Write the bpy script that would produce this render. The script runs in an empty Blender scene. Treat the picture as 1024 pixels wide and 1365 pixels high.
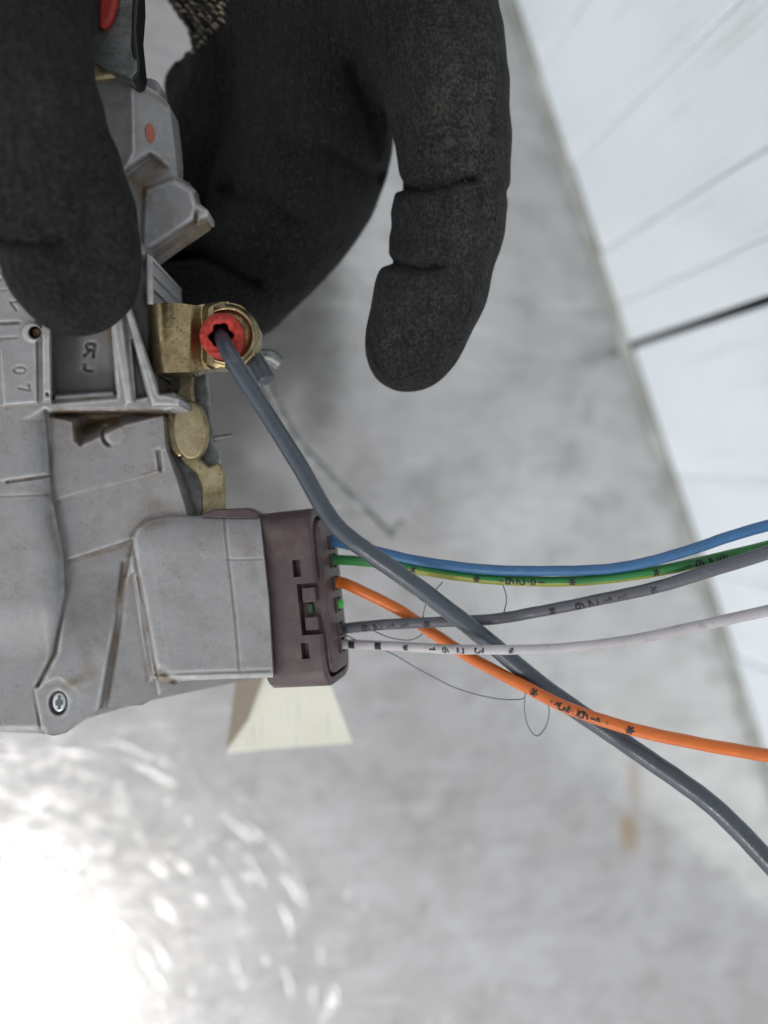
import bpy, bmesh, math, random
import numpy as np
from mathutils import Vector, Matrix
random.seed(7); rng = np.random.default_rng(7)
S = bpy.context.scene; C = S.collection
# ------------------------------------------------------------------ camera
F = 1024.0            # focal length in photograph pixels (image 1024 x 1365)
D = 0.128             # metres from the lens to the plane in focus
CAMZ = 0.283          # lens height above the table
down_c = Vector((355-512, 682.5-622, -F)).normalized()
Rw = down_c.rotation_difference(Vector((0, 0, -1))).to_matrix().to_4x4()
M = Matrix.Translation((0, 0, CAMZ)) @ Rw           # camera space -> world
cd = bpy.data.cameras.new('camera'); cam = bpy.data.objects.new('camera', cd); C.objects.link(cam)
cam.matrix_world = M
cd.sensor_fit = 'VERTICAL'; cd.sensor_height = 36.0; cd.lens = F/1365*36
cd.clip_start = 0.01; cd.clip_end = 50
cd.dof.use_dof = True; cd.dof.focus_distance = 0.1275; cd.dof.aperture_fstop = (cd.lens/1000)/0.0038
S.camera = cam
# ------------------------------------------------------------------ sky and sun
def ray(u, v): return (Rw.to_3x3() @ Vector((u-512, 682.5-v, -F))).normalized()
r0 = ray(-60, 1570); sun_dir = Vector((r0.x, r0.y, -r0.z)).normalized()      # toward the sun
w = bpy.data.worlds.new("World"); S.world = w; w.use_nodes = True
nt = w.node_tree; nt.nodes.clear()
sky = nt.nodes.new('ShaderNodeTexSky'); sky.sky_type = 'NISHITA'; sky.sun_disc = False
sky.sun_elevation = math.asin(sun_dir.z); sky.sun_rotation = math.atan2(sun_dir.x, sun_dir.y)
sky.air_density = 1.0; sky.dust_density = 0.6; sky.ozone_density = 1.0
hs = nt.nodes.new('ShaderNodeHueSaturation'); hs.inputs['Saturation'].default_value = 0.12
bg = nt.nodes.new('ShaderNodeBackground'); bg.inputs['Strength'].default_value = 0.15
wo = nt.nodes.new('ShaderNodeOutputWorld')
nt.links.new(sky.outputs[0], hs.inputs['Color']); nt.links.new(hs.outputs[0], bg.inputs['Color']); nt.links.new(bg.outputs[0], wo.inputs['Surface'])
sl = bpy.data.lights.new('sun', 'SUN'); sl.energy = 0.5; sl.angle = math.radians(10); sl.color = (1.0, 0.96, 0.9)
so = bpy.data.objects.new('sun', sl); C.objects.link(so)
so.rotation_euler = (-sun_dir).to_track_quat('-Z', 'Y').to_euler(); so.location = sun_dir*2
S.view_settings.view_transform = 'Standard'; S.view_settings.look = 'None'
S.view_settings.exposure = 0.62; S.view_settings.gamma = 1.0
# ------------------------------------------------------------------ helpers
def U(u, v, h=0.0):
    """pixel of the photograph + height (mm) above the focus plane -> camera space"""
    k = (D-h/1000)/F
    return Vector(((u-512)*k, (682.5-v)*k, -(D-h/1000)))
def px(h=0.0): return (D-h/1000)/F
def tag(o, label=None, cat=None, group=None, kind=None):
    for k, x in (('label', label), ('category', cat), ('group', group), ('kind', kind)):
        if x: o[k] = x
    return o
def thing(name, base, label, cat, group=None):
    o = bpy.data.objects.new(name, None); C.objects.link(o); o.empty_display_size = 0.01
    o.matrix_world = M @ Matrix.Translation(base); o['_b'] = tuple(base)
    return tag(o, label, cat, group)
BASES = {}
def link(name, me, parent=None, base=None):
    """me holds camera-space vertices"""
    o = bpy.data.objects.new(name, me); C.objects.link(o)
    if parent is not None:
        b = Vector(BASES[parent.name]) if parent.name in BASES else Vector(parent['_b'])
        me.transform(Matrix.Translation(-b)); o.parent = parent; BASES[o.name] = tuple(b)
    else:
        b = Vector(base) if base is not None else Vector(np.mean([v.co for v in me.vertices], axis=0))
        me.transform(Matrix.Translation(-b)); o.matrix_world = M @ Matrix.Translation(b); BASES[o.name] = tuple(b)
    return o
def mesh(name, verts, faces, mat, smooth=35):
    me = bpy.data.meshes.new(name)
    if isinstance(verts, np.ndarray) and isinstance(faces, np.ndarray):
        me.vertices.add(len(verts)); me.vertices.foreach_set('co', verts.astype(np.float32).ravel())
        n, kf = faces.shape
        me.loops.add(n*kf); me.loops.foreach_set('vertex_index', faces.astype(np.int32).ravel())
        me.polygons.add(n); me.polygons.foreach_set('loop_start', (np.arange(n)*kf).astype(np.int32))
        me.update(calc_edges=True); me.validate()
    else:
        me.from_pydata([tuple(x) for x in verts], [], faces); me.update()
    for m in (mat if isinstance(mat, (list, tuple)) else [mat]): me.materials.append(m)
    if smooth:
        me.shade_smooth()
        if smooth < 180: me.set_sharp_from_angle(angle=math.radians(smooth))
    return me
def fixn(me):
    bm = bmesh.new(); bm.from_mesh(me); bmesh.ops.recalc_face_normals(bm, faces=bm.faces); bm.to_mesh(me); bm.free(); return me
def bevel(o, wmm, seg=2):
    m = o.modifiers.new('bevel', 'BEVEL'); m.width = wmm/1000; m.segments = seg; m.limit_method = 'ANGLE'; m.angle_limit = math.radians(40); return o
def prism(name, poly, ht, hb, mat, parent, bv=0.3, sm=40, seg=2):
    """outline in pixels at height ht, straight sides down to hb; ht may be a function of (u, v)"""
    n = len(poly); V = []
    for (u, v) in poly:
        V.append(U(u, v, ht(u, v) if callable(ht) else ht))
    for p in list(V):
        V.append(Vector((p.x, p.y, -(D-hb/1000))))
    Fc = [tuple(range(n)), tuple(range(2*n-1, n-1, -1))] + [(i, (i+1) % n, n+(i+1) % n, n+i) for i in range(n)]
    me = fixn(mesh(name, V, Fc, mat, sm)); o = link(name, me, parent)
    if bv: bevel(o, bv, seg)
    return o
def circle(cu, cv, ru, rv=None, n=32, a0=0, a1=360, rot=0):
    rv = rv or ru; out = []; full = abs(a1-a0) >= 360
    for i in range(n if full else n+1):
        a = math.radians(a0+(a1-a0)*i/n); x, y = ru*math.cos(a), rv*math.sin(a)
        c, s = math.cos(math.radians(rot)), math.sin(math.radians(rot))
        out.append((cu+x*c-y*s, cv+x*s+y*c))
    return out
def catmull(P, step=0.25):
    P = [np.array(p, float) for p in P]; P = [2*P[0]-P[1]] + P + [2*P[-1]-P[-2]]; out = []
    n = int(round(1/step))
    for i in range(1, len(P)-2):
        p0, p1, p2, p3 = P[i-1:i+3]
        for k in range(n):
            t = k/n
            out.append(0.5*((2*p1)+(-p0+p2)*t+(2*p0-5*p1+4*p2-p3)*t*t+(-p0+3*p1-3*p2+p3)*t**3))
    out.append(P[-2]); return out
class Tube:
    def __init__(s, path, seg=16, step=0.125, cap=True):
        """path of (u, v, h_mm, radius_px)"""
        q = catmull(path, step)
        s.c = [U(*p[:3]) for p in q]; ph = random.uniform(0, 6); nq = len(q)
        s.c = [c+Vector((0, math.sin(i*.9*step*8+ph)*math.sin(i*.37+ph*2), math.sin(i*.6+ph)))*(.03*q[i][3]*px(0))*min(1, i/(3/step))for i, c in enumerate(s.c)]; s.r = [p[3]*px(p[2]) for p in q]; s.seg = seg; s.cap = cap
        s.t = []
        for i in range(len(q)):
            a = s.c[min(i+1, len(q)-1)]-s.c[max(i-1, 0)]; s.t.append(a.normalized())
        s.L = [0]
        for i in range(1, len(q)): s.L.append(s.L[-1]+(s.c[i]-s.c[i-1]).length)
        s.fr = []
        for t in s.t:                     # frame: N toward the viewer, B across
            n = Vector((0, 0, 1)); n = (n-t*n.dot(t)); n.normalize(); s.fr.append((n, t.cross(n)))
    def geo(s, wob=0.0):
        V = []; Fc = []
        for i, c in enumerate(s.c):
            n, b = s.fr[i]; r = s.r[i]*(1+wob*math.sin(i*1.7)*math.sin(i*.61))
            for k in range(s.seg):
                a = 2*math.pi*k/s.seg; V.append(c+(n*math.cos(a)+b*math.sin(a))*r)
        m = s.seg
        for i in range(len(s.c)-1):
            for k in range(m): Fc.append((i*m+k, i*m+(k+1) % m, (i+1)*m+(k+1) % m, (i+1)*m+k))
        if s.cap:
            Fc.append(tuple(range(m-1, -1, -1))); Fc.append(tuple((len(s.c)-1)*m+k for k in range(m)))
        return V, Fc
    def at(s, L):
        i = min(max(int(np.searchsorted(s.L, L))-1, 0), len(s.L)-2); f = (L-s.L[i])/(s.L[i+1]-s.L[i])
        c = s.c[i].lerp(s.c[i+1], f); n = s.fr[i][0].lerp(s.fr[i+1][0], f).normalized(); b = s.fr[i][1].lerp(s.fr[i+1][1], f).normalized()
        return c, n, b, s.t[i].lerp(s.t[i+1], f).normalized(), s.r[i]*(1-f)+s.r[i+1]*f
    def Lpx(s, u):
        """arc length at image column u"""
        for i in range(len(s.c)-1):
            a = 512+F*s.c[i].x/-s.c[i].z; b = 512+F*s.c[i+1].x/-s.c[i+1].z
            if a <= u <= b: return s.L[i]+(s.L[i+1]-s.L[i])*(u-a)/max(b-a, 1e-9)
        return s.L[-1]
# stroke glyphs in a unit box, x right, y up
G = {'1': [[(.2, .75), (.5, 1), (.5, 0)]], 'I': [[(.5, 1), (.5, 0)]],
 '2': [[(.1, .8), (.3, 1), (.7, 1), (.9, .75), (.8, .5), (.1, 0), (.9, 0)]],
 '3': [[(.1, 1), (.85, 1), (.45, .58), (.8, .5), (.9, .25), (.7, 0), (.3, 0), (.1, .15)]],
 '6': [[(.8, 1), (.35, .8), (.1, .35), (.25, .03), (.7, 0), (.9, .25), (.7, .5), (.2, .42)]],
 '9': [[(.2, 0), (.65, .2), (.9, .65), (.75, .97), (.3, 1), (.1, .75), (.3, .5), (.8, .58)]],
 '*': [[(.5, 1), (.5, 0)], [(.08, .75), (.92, .25)], [(.08, .25), (.92, .75)]],
 '0': [[(.5, 1), (.15, .8), (.1, .5), (.15, .2), (.5, 0), (.85, .2), (.9, .5), (.85, .8), (.5, 1)]],
 '4': [[(.7, 0), (.7, 1), (.1, .3), (.95, .3)]], '7': [[(.1, 1), (.9, 1), (.4, 0)]],
 'R': [[(.1, 0), (.1, 1), (.7, 1), (.85, .75), (.7, .5), (.1, .5)], [(.45, .5), (.9, 0)]],
 'V': [[(0, 1), (.5, 0), (1, 1)]], 'J': [[(.8, 1), (.8, .2), (.5, 0), (.15, .1)]],
 '/': [[(.1, 0), (.9, 1)]], '8': [[(.5, .55), (.15, .75), (.5, 1), (.85, .75), (.5, .55), (.1, .25), (.5, 0), (.9, .25), (.5, .55)]]}
def wire_print(tube, marks, mat, parent, phi=0.0):
    """marks: (glyph, image column); '#' is a solid bar. Printed ink lying on the insulation"""
    V = []; Fc = []
    def quadstrip(pts, wd):
        pts = [np.array(p) for p in pts]; q = []
        for a, b in zip(pts[:-1], pts[1:]):
            n = max(2, int(np.linalg.norm(b-a)/0.00015)); q += [a+(b-a)*i/n for i in range(n)]
        q.append(pts[-1])
        base = len(V)
        for i, p in enumerate(q):
            t = q[min(i+1, len(q)-1)]-q[max(i-1, 0)]; t = t/(np.linalg.norm(t)+1e-12); nn = np.array((-t[1], t[0]))
            w2 = wd*(1+.3*random.uniform(-1, 1))
            for sgn in (-1, 1):
                x, y = p+nn*sgn*w2/2
                c, n, b, tt, r = tube.at(x); a = phi+y/r
                V.append(c+(n*math.cos(a)+b*math.sin(a))*(r*math.cos(math.pi/tube.seg)*0+r+0.00001))
        for i in range(len(q)-1):
            j = base+2*i; Fc.append((j, j+1, j+3, j+2))
    for g, u in marks:
        L = tube.Lpx(u); r = tube.at(L)[4]; hh = r*1.2; ww = r*1.15
        if g == '#':
            [quadstrip([(L-r*.75, y_*r), (L+r*.75, y_*r)], r*.17) for y_ in np.arange(-.8, .81, .14)]; continue
        for st in G[g]:
            # the characters lie on their side: their height runs along the wire's girth rotated a quarter turn
            quadstrip([(L+(y-.5)*ww*1.25+random.uniform(-1, 1)*2e-5, (x-.5)*hh*1.3) for x, y in st], r*.38)
    me = mesh('printing', V, Fc, mat, 0); return tag(link('printing', me, parent), kind='stuff')
def poly_sd(poly, UU, VV):
    """signed distance in pixels, negative inside"""
    d = np.full(UU.shape, 1e9); s = np.ones(UU.shape); n = len(poly)
    for i in range(n):
        ax, ay = poly[i]; bx, by = poly[(i+1) % n]; ex, ey = bx-ax, by-ay
        wx, wy = UU-ax, VV-ay; t = np.clip((wx*ex+wy*ey)/(ex*ex+ey*ey+1e-9), 0, 1)
        dx, dy = wx-ex*t, wy-ey*t; d = np.minimum(d, dx*dx+dy*dy)
        c1 = VV >= ay; c2 = VV < by; c3 = ex*wy > ey*wx
        s = np.where((c1 & c2 & c3) | (~c1 & ~c2 & ~c3), -s, s)
    return s*np.sqrt(d)
def line_d(pts, UU, VV):
    d = np.full(UU.shape, 1e9)
    for (ax, ay), (bx, by) in zip(pts[:-1], pts[1:]):
        ex, ey = bx-ax, by-ay; wx, wy = UU-ax, VV-ay; t = np.clip((wx*ex+wy*ey)/(ex*ex+ey*ey+1e-9), 0, 1)
        d = np.minimum(d, (wx-ex*t)**2+(wy-ey*t)**2)
    return np.sqrt(d)
def sst(x): x = np.clip(x, 0, 1); return x*x*(3-2*x)
def vnoise(UU, VV, sc, seed=0):
    r = np.random.default_rng(seed); g = r.random((64, 64)); x = UU/sc+100.3; y = VV/sc+57.7
    xi = np.floor(x).astype(int); yi = np.floor(y).astype(int); fx = x-xi; fy = y-yi; fx = fx*fx*(3-2*fx); fy = fy*fy*(3-2*fy)
    g_ = lambda a, b: g[a % 64, b % 64]
    return (g_(xi, yi)*(1-fx)+g_(xi+1, yi)*fx)*(1-fy)+(g_(xi, yi+1)*(1-fx)+g_(xi+1, yi+1)*fx)*fy
class Relief:
    """a moulded or pressed surface with its own outline, relief and thickness"""
    def __init__(s, u0, u1, v0, v1, step, base):
        s.st = step; us = np.arange(u0, u1+step, step); vs = np.arange(v0, v1+step, step)
        s.U, s.V = np.meshgrid(us, vs); s.H = np.full(s.U.shape, float(base)); s.dirt = np.zeros(s.U.shape)
    def plate(s, poly, h, wd=4, off=0):
        m = sst((-(poly_sd(poly, s.U, s.V)+off)+wd/2)/wd); hh = h(s.U, s.V) if callable(h) else h
        s.H = s.H*(1-m)+hh*m; return m
    def add(s, poly, dh, wd=4): s.H += dh*sst((-poly_sd(poly, s.U, s.V)+wd/2)/wd)
    def groove(s, pts, dep, wd=2.0): s.H -= dep*np.exp(-(line_d(pts, s.U, s.V)/wd)**2)
    def stain(s, pts, amt, wd): s.dirt = np.maximum(s.dirt, amt*np.exp(-(line_d(pts, s.U, s.V)/wd)**2))  # dirt holds grime, and below the pocket block painted shadow too
    def text(s, ch, cu, cv, w_, h_, rot, dep=.3, wd=1.6, mirror=False):
        c, n = math.cos(math.radians(rot)), math.sin(math.radians(rot))
        for st in G[ch]:
            P = []
            for x, y in st:
                x = (x-.5)*w_*(-1 if mirror else 1); y = -(y-.5)*h_
                P.append((cu+x*c-y*n, cv+x*n+y*c))
            s.groove(P, dep, wd)
    def blur(s, n):
        for _ in range(n):
            h = np.pad(s.H, 1, mode='edge'); s.H = (h[:-2, 1:-1]+h[2:, 1:-1]+h[1:-1, :-2]+h[1:-1, 2:]+4*s.H)/8
    def build(s, name, outline, thick, mat, parent, smooth=50):
        sd = poly_sd(outline, s.U, s.V); keep = sd < s.st*.75
        # pull the rim vertices onto the outline
        gx = np.gradient(sd, axis=1)/s.st; gy = np.gradient(sd, axis=0)/s.st; gl = np.sqrt(gx*gx+gy*gy)+1e-6
        rim = keep & (sd > -s.st*.75); uu = np.where(rim, s.U-gx/gl*sd, s.U); vv = np.where(rim, s.V-gy/gl*sd, s.V)
        k = (D-s.H/1000)/F; P = np.stack([(uu-512)*k, (682.5-vv)*k, -(D-s.H/1000)], -1)
        idx = -np.ones(s.U.shape, int); idx[keep] = np.arange(keep.sum()); V = P[keep]
        hb = s.H.copy()
        for _ in range(14):
            h = np.pad(hb, 1, mode='edge'); hb = (h[:-2, 1:-1]+h[2:, 1:-1]+h[1:-1, :-2]+h[1:-1, 2:])/4
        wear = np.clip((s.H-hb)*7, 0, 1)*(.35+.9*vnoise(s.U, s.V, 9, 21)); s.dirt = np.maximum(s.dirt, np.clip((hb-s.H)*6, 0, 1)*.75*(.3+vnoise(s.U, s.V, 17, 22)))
        a, b, c, d = idx[:-1, :-1], idx[1:, :-1], idx[1:, 1:], idx[:-1, 1:]
        ok = (a >= 0) & (b >= 0) & (c >= 0) & (d >= 0); Q = np.stack([a[ok], b[ok], c[ok], d[ok]], -1)
        # walls down from the boundary edges and a back
        E = np.concatenate([Q[:, [0, 1]], Q[:, [1, 2]], Q[:, [2, 3]], Q[:, [3, 0]]])
        key = E[:, 0].astype(np.int64)*len(V)+E[:, 1]; rev = E[:, 1].astype(np.int64)*len(V)+E[:, 0]
        bd = E[~np.isin(key, rev)]; bv = np.unique(bd); nb = len(V)
        mp = -np.ones(nb, int); mp[bv] = nb+np.arange(len(bv))
        low = V[bv].copy(); low[:, 2] = -(D-thick/1000); V2 = np.concatenate([V, low])
        W = np.stack([bd[:, 1], bd[:, 0], mp[bd[:, 0]], mp[bd[:, 1]]], -1)
        me = mesh(name, V2, np.concatenate([Q, W]), mat, smooth)
        at = me.attributes.new('dirt', 'FLOAT', 'POINT')
        dv = np.concatenate([s.dirt[keep], s.dirt[keep][bv]]).astype(np.float32)
        if len(dv) == len(me.vertices): at.data.foreach_set('value', dv)
        aw_ = me.attributes.new('wear', 'FLOAT', 'POINT'); dv = np.concatenate([wear[keep], wear[keep][bv]*0]).astype(np.float32)
        if len(dv) == len(me.vertices): aw_.data.foreach_set('value', dv)
        me.update(); o = link(name, me, parent); return o
# ------------------------------------------------------------------ materials
def mat(name, col, rough=.5, metal=0.0, **kw):
    m = bpy.data.materials.new(name); m.use_nodes = True; n = m.node_tree.nodes; p = n['Principled BSDF']
    p.inputs['Base Color'].default_value = (*col, 1); p.inputs['Roughness'].default_value = rough; p.inputs['Metallic'].default_value = metal
    for k, x in kw.items(): p.inputs[k.replace('_', ' ')].default_value = x
    return m
class NB:
    def __init__(s, m): s.t = m.node_tree; s.n = s.t.nodes; s.p = s.n['Principled BSDF']
    def new(s, ty, **kw):
        x = s.n.new('ShaderNode'+ty)
        for k, v in kw.items(): setattr(x, k, v)
        return x
    def l(s, a, b): s.t.links.new(a, b)
    def coord(s, sc=(1, 1, 1), kind='Object', rot=(0, 0, 0)):
        tc = s.new('TexCoord'); mp = s.new('Mapping'); mp.inputs['Scale'].default_value = sc; mp.inputs['Rotation'].default_value = rot
        s.l(tc.outputs[kind], mp.inputs[0]); return mp.outputs[0]
    def noise(s, sc, det=4, ro=.55, vec=None, dist=0):
        x = s.new('TexNoise'); x.inputs['Scale'].default_value = sc; x.inputs['Detail'].default_value = det; x.inputs['Roughness'].default_value = ro; x.inputs['Distortion'].default_value = dist
        if vec is not None: s.l(vec, x.inputs['Vector'])
        return x.outputs['Fac']
    def ramp(s, f, a, b, c0=(0, 0, 0), c1=(1, 1, 1)):
        x = s.new('ValToRGB'); x.color_ramp.elements[0].position = a; x.color_ramp.elements[1].position = b
        x.color_ramp.elements[0].color = (*c0, 1); x.color_ramp.elements[1].color = (*c1, 1); s.l(f, x.inputs[0]); return x.outputs[0]
    def mix(s, f, a, b, mode='MIX'):
        x = s.new('Mix', data_type='RGBA', blend_type=mode)
        if hasattr(f, 'is_linked'): s.l(f, x.inputs[0])
        else: x.inputs[0].default_value = f
        for q, y in ((6, a), (7, b)):
            if hasattr(y, 'is_linked'): s.l(y, x.inputs[q])
            else: x.inputs[q].default_value = (*y, 1)
        return x.outputs[2]
    def math(s, op, a, b=0.0):
        x = s.new('Math', operation=op)
        for i, y in ((0, a), (1, b)):
            if hasattr(y, 'is_linked'): s.l(y, x.inputs[i])
            else: x.inputs[i].default_value = y
        return x.outputs[0]
    def bump(s, f, st, dist, prev=None):
        x = s.new('Bump'); x.inputs['Strength'].default_value = st; x.inputs['Distance'].default_value = dist; s.l(f, x.inputs['Height'])
        if prev is not None: s.l(prev, x.inputs['Normal'])
        return x.outputs[0]
    def attr(s, nm): x = s.new('Attribute'); x.attribute_name = nm; return x.outputs['Fac']

def plastic(name, col, speck=.5, rough=.5, dirtcol=(.13, .09, .05)):
    m = mat(name, col, rough); b = NB(m); v = b.coord()
    n1 = b.noise(90, 5, .6, v); n2 = b.noise(2600, 3, .6, v); n3 = b.noise(300, 4, .7, v)
    c = b.mix(b.ramp(n1, .3, .7), tuple(x*.86 for x in col), tuple(x*1.08 for x in col))
    sp = b.ramp(n2, .57, .66); c = b.mix(b.math('MULTIPLY', sp, b.math('MULTIPLY', b.ramp(n3, .44, .62), speck)), c, tuple(x*.3 for x in col))
    c = b.mix(b.math('MULTIPLY', b.ramp(b.noise(140, 6, .75, v), .48, .72), .38), c, dirtcol)
    c = b.mix(b.math('MULTIPLY', b.attr('wear'), .5), c, tuple(min(1, x*2.0) for x in col))
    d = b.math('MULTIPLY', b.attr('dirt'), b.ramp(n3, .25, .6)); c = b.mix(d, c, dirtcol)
    c = b.mix(b.math('MULTIPLY', b.ramp(b.math('MULTIPLY', b.attr('dirt'), .5), .55, .95), .9), c, (.035, .026, .024))  # near-black layer: shade of the undercut put into the colour
    b.l(c, b.p.inputs['Base Color'])
    r = b.ramp(n1, .2, .8, (rough-.08,)*3, (rough+.12,)*3); b.l(r, b.p.inputs['Roughness'])
    nb = b.bump(b.noise(2600, 3, .6, v), .25, .00008); nb = b.bump(n3, .25, .0002, nb); b.l(nb, b.p.inputs['Normal'])
    return m
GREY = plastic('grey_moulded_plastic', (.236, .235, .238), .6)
BROWN = plastic('brown_connector_plastic', (.056, .034, .037), .5, .42, (.16, .13, .11))
DARK = mat('cavity_shade', (.012, .01, .01), .8)
def zinc(name, ca, cb, rough=.32):
    m = mat(name, ca, rough, 1.0); b = NB(m); v = b.coord()
    n = b.noise(300, 5, .65, v); n2 = b.noise(2200, 3, .6, v)
    c = b.mix(b.ramp(n, .35, .65), ca, cb); c = b.mix(b.ramp(n2, .6, .7), c, tuple(x*.35 for x in cb)); b.l(c, b.p.inputs['Base Color'])
    b.l(b.ramp(n, .3, .7, (rough-.06,)*3, (rough+.2,)*3), b.p.inputs['Roughness'])
    b.l(b.bump(n2, .35, .0001), b.p.inputs['Normal']); return m
GOLD = zinc('yellow_zinc_plated_steel', (.36, .295, .165), (.19, .15, .08), .28)
GOLD2 = zinc('dull_yellow_plated_lever', (.40, .35, .22), (.27, .22, .13), .5)
STEEL = zinc('galvanised_steel', (.32, .33, .33), (.16, .17, .16), .45)
def sheath(name, col, rough=.4, sp=.4):
    m = mat(name, col, rough); b = NB(m); v = b.coord()
    n = b.noise(500, 4, .7, v); n2 = b.noise(130, 3, .6, v)
    c = b.mix(b.ramp(n2, .3, .7), tuple(x*.85 for x in col), tuple(min(x*1.1, 1) for x in col))
    c = b.mix(b.math('MULTIPLY', b.ramp(n, .58, .7), sp), c, tuple(x*.35+.03 for x in col)); b.l(c, b.p.inputs['Base Color'])
    sf = b.noise(1.0, 5, .75, b.coord((260, 900, 500), rot=(0, 0, .7)), .4); c = b.mix(b.math('MULTIPLY', b.ramp(sf, .60, .68), .45), c, tuple(min(1, x*1.6+.06) for x in col)); b.l(c, b.p.inputs['Base Color'])
    b.l(b.ramp(n, .3, .7, (rough-.05,)*3, (rough+.2,)*3), b.p.inputs['Roughness'])
    b.l(b.bump(n, .4, .0002), b.p.inputs['Normal']); return m
BLUE = sheath('blue_wire_insulation', (.032, .115, .25)); GREEN = sheath('green_wire_insulation', (.02, .16, .035))
YEL = sheath('yellow_wire_stripe', (.24, .25, .03)); ORANGE = sheath('orange_wire_insulation', (.52, .115, .012), .35, .25)
GREYW = sheath('grey_wire_insulation', (.085, .085, .10)); WHITEW = sheath('white_wire_insulation', (.40, .375, .385), .45, .5)
RODM = sheath('dark_grey_rod_coating', (.043, .053, .068), .26, .3)
INK = mat('black_ink', (.008, .008, .01), .6)
RED = plastic('red_plastic', (.30, .018, .010), .6, .7, (.06, .02, .02))
# ------------------------------------------------------------------ table and wall (world space, metres)
def wobj(name, V, Fc, m, parent=None, loc=(0, 0, 0), smooth=0):
    me = bpy.data.meshes.new(name); me.from_pydata([tuple(Vector(v)-Vector(loc)) for v in V], [], Fc); fixn(me); me.materials.append(m)
    if smooth: me.shade_smooth()
    o = bpy.data.objects.new(name, me); C.objects.link(o); o.location = loc
    if parent is not None: o.parent = parent; o.location = Vector(loc)-parent.location
    return o
def hit(u, v, z=0.0):
    r = ray(u, v); t = (z-CAMZ)/r.z; return Vector((0, 0, CAMZ))+r*t
E0, E1 = hit(683, 0), hit(1020, 1010)           # the line where table meets wall
ed = (E1-E0).normalized(); en = Vector((-ed.y, ed.x, 0))        # along, and away from the table
if en.x < 0: en = -en
def TM():
    m = mat('scratched_aluminium', (.5, .5, .5), .3, .78); b = NB(m); v = b.coord()
    n1 = b.noise(14, 6, .62, v); n2 = b.noise(70, 6, .65, v, .6); n3 = b.noise(420, 4, .6, v)
    c = b.mix(b.ramp(n1, .3, .7), (.455, .445, .43), (.575, .57, .56)); c = b.mix(b.math('MULTIPLY', b.ramp(n2, .48, .72), .42), c, (.29, .28, .27)); c = b.mix(b.math('MULTIPLY', b.ramp(b.noise(33, 5, .7, v, .4), .52, .66), .35), c, (.66, .66, .66)); c = b.mix(b.math('MULTIPLY', b.ramp(b.noise(48, 6, .75, v, .8), .53, .68), .5), c, (.27, .255, .24))
    c = b.mix(b.math('MULTIPLY', b.ramp(n3, .6, .75), .3), c, (.7, .7, .7))
    for i, (rt, sx, lo) in enumerate(((.5, 9, .60), (1.9, 8, .62), (2.6, 7, .63), (-.4, 9, .62))):
        vv = b.coord((sx*1.2, 1.1*sx*8, 1), rot=(0, 0, rt)); sc = b.noise(2.4, 4, .5, vv, .35)
        c = b.mix(b.math('MULTIPLY', b.ramp(sc, lo, lo+.07), .3), c, (.74, .74, .74) if i % 2 else (.3, .3, .3))
    g4 = b.noise(1500, 3, .7, v); c = b.mix(b.math('MULTIPLY', b.ramp(g4, .58, .68), .35), c, (.2, .19, .18)); g5 = b.noise(900, 3, .7, v); c = b.mix(b.math('MULTIPLY', b.ramp(g5, .6, .7), .4), c, (.8, .8, .8))
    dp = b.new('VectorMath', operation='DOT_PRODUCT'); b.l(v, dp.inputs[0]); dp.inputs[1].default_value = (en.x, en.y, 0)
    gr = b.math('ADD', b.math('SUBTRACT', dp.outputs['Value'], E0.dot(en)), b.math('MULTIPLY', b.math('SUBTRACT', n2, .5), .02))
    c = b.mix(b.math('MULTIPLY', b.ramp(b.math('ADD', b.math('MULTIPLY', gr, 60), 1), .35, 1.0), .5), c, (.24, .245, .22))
    # brown dried stain
    tc = b.coord()
    def spot(p, sx, sy, rt, lo, hi):
        mp = b.new('Mapping', vector_type='TEXTURE'); mp.inputs['Location'].default_value = (p.x, p.y, 0); mp.inputs['Rotation'].default_value = (0, 0, rt); mp.inputs['Scale'].default_value = (sx, sy, 1)
        b.l(tc, mp.inputs[0]); nn = b.new('TexNoise'); nn.inputs['Scale'].default_value = 260; nn.inputs['Detail'].default_value = 3; b.l(tc, nn.inputs['Vector'])
        ln = b.new('VectorMath', operation='LENGTH'); b.l(mp.outputs[0], ln.inputs[0])
        return b.ramp(b.math('ADD', ln.outputs['Value'], b.math('MULTIPLY', b.math('SUBTRACT', nn.outputs['Fac'], .5), .8)), lo, hi, (1, 1, 1), (0, 0, 0))
    st = b.math('MAXIMUM', b.math('MULTIPLY', spot(hit(838, 1110), .0056, .0115, .12, .45, 1.05), .85), b.math('MULTIPLY', spot(hit(846, 1045), .0036, .0165, .1, .3, 1.0), .5))
    c = b.mix(st, c, (.30, .225, .14)); b.l(c, b.p.inputs['Base Color'])
    b.l(b.math('SUBTRACT', .8, b.math('MULTIPLY', st, .7)), b.p.inputs['Metallic'])
    b.l(b.ramp(n2, .25, .75, (.09,)*3, (.17,)*3), b.p.inputs['Roughness'])
    sb = None
    for i in range(7):
        q = b.noise(1.0, 2, .5, b.coord((40, 1500, 1), rot=(0, 0, .45*i+.2)), .2); q = b.ramp(q, .60, .68); sb = q if sb is None else b.math('MAXIMUM', sb, q)
    nb = b.bump(sb, .5, .00003); nb = b.bump(n2, .3, .00022, nb); nb = b.bump(n3, .25, .00008, nb); b.l(nb, b.p.inputs['Normal']); return m
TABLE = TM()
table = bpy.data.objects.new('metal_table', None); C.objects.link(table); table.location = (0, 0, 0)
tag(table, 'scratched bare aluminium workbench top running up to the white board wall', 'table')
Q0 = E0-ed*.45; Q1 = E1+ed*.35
V = [Q0, Q1, Q1-en*.75, Q0-en*.75]; V = [Vector((p.x, p.y, 0)) for p in V]+[Vector((p.x, p.y, -.004)) for p in V]
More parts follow.
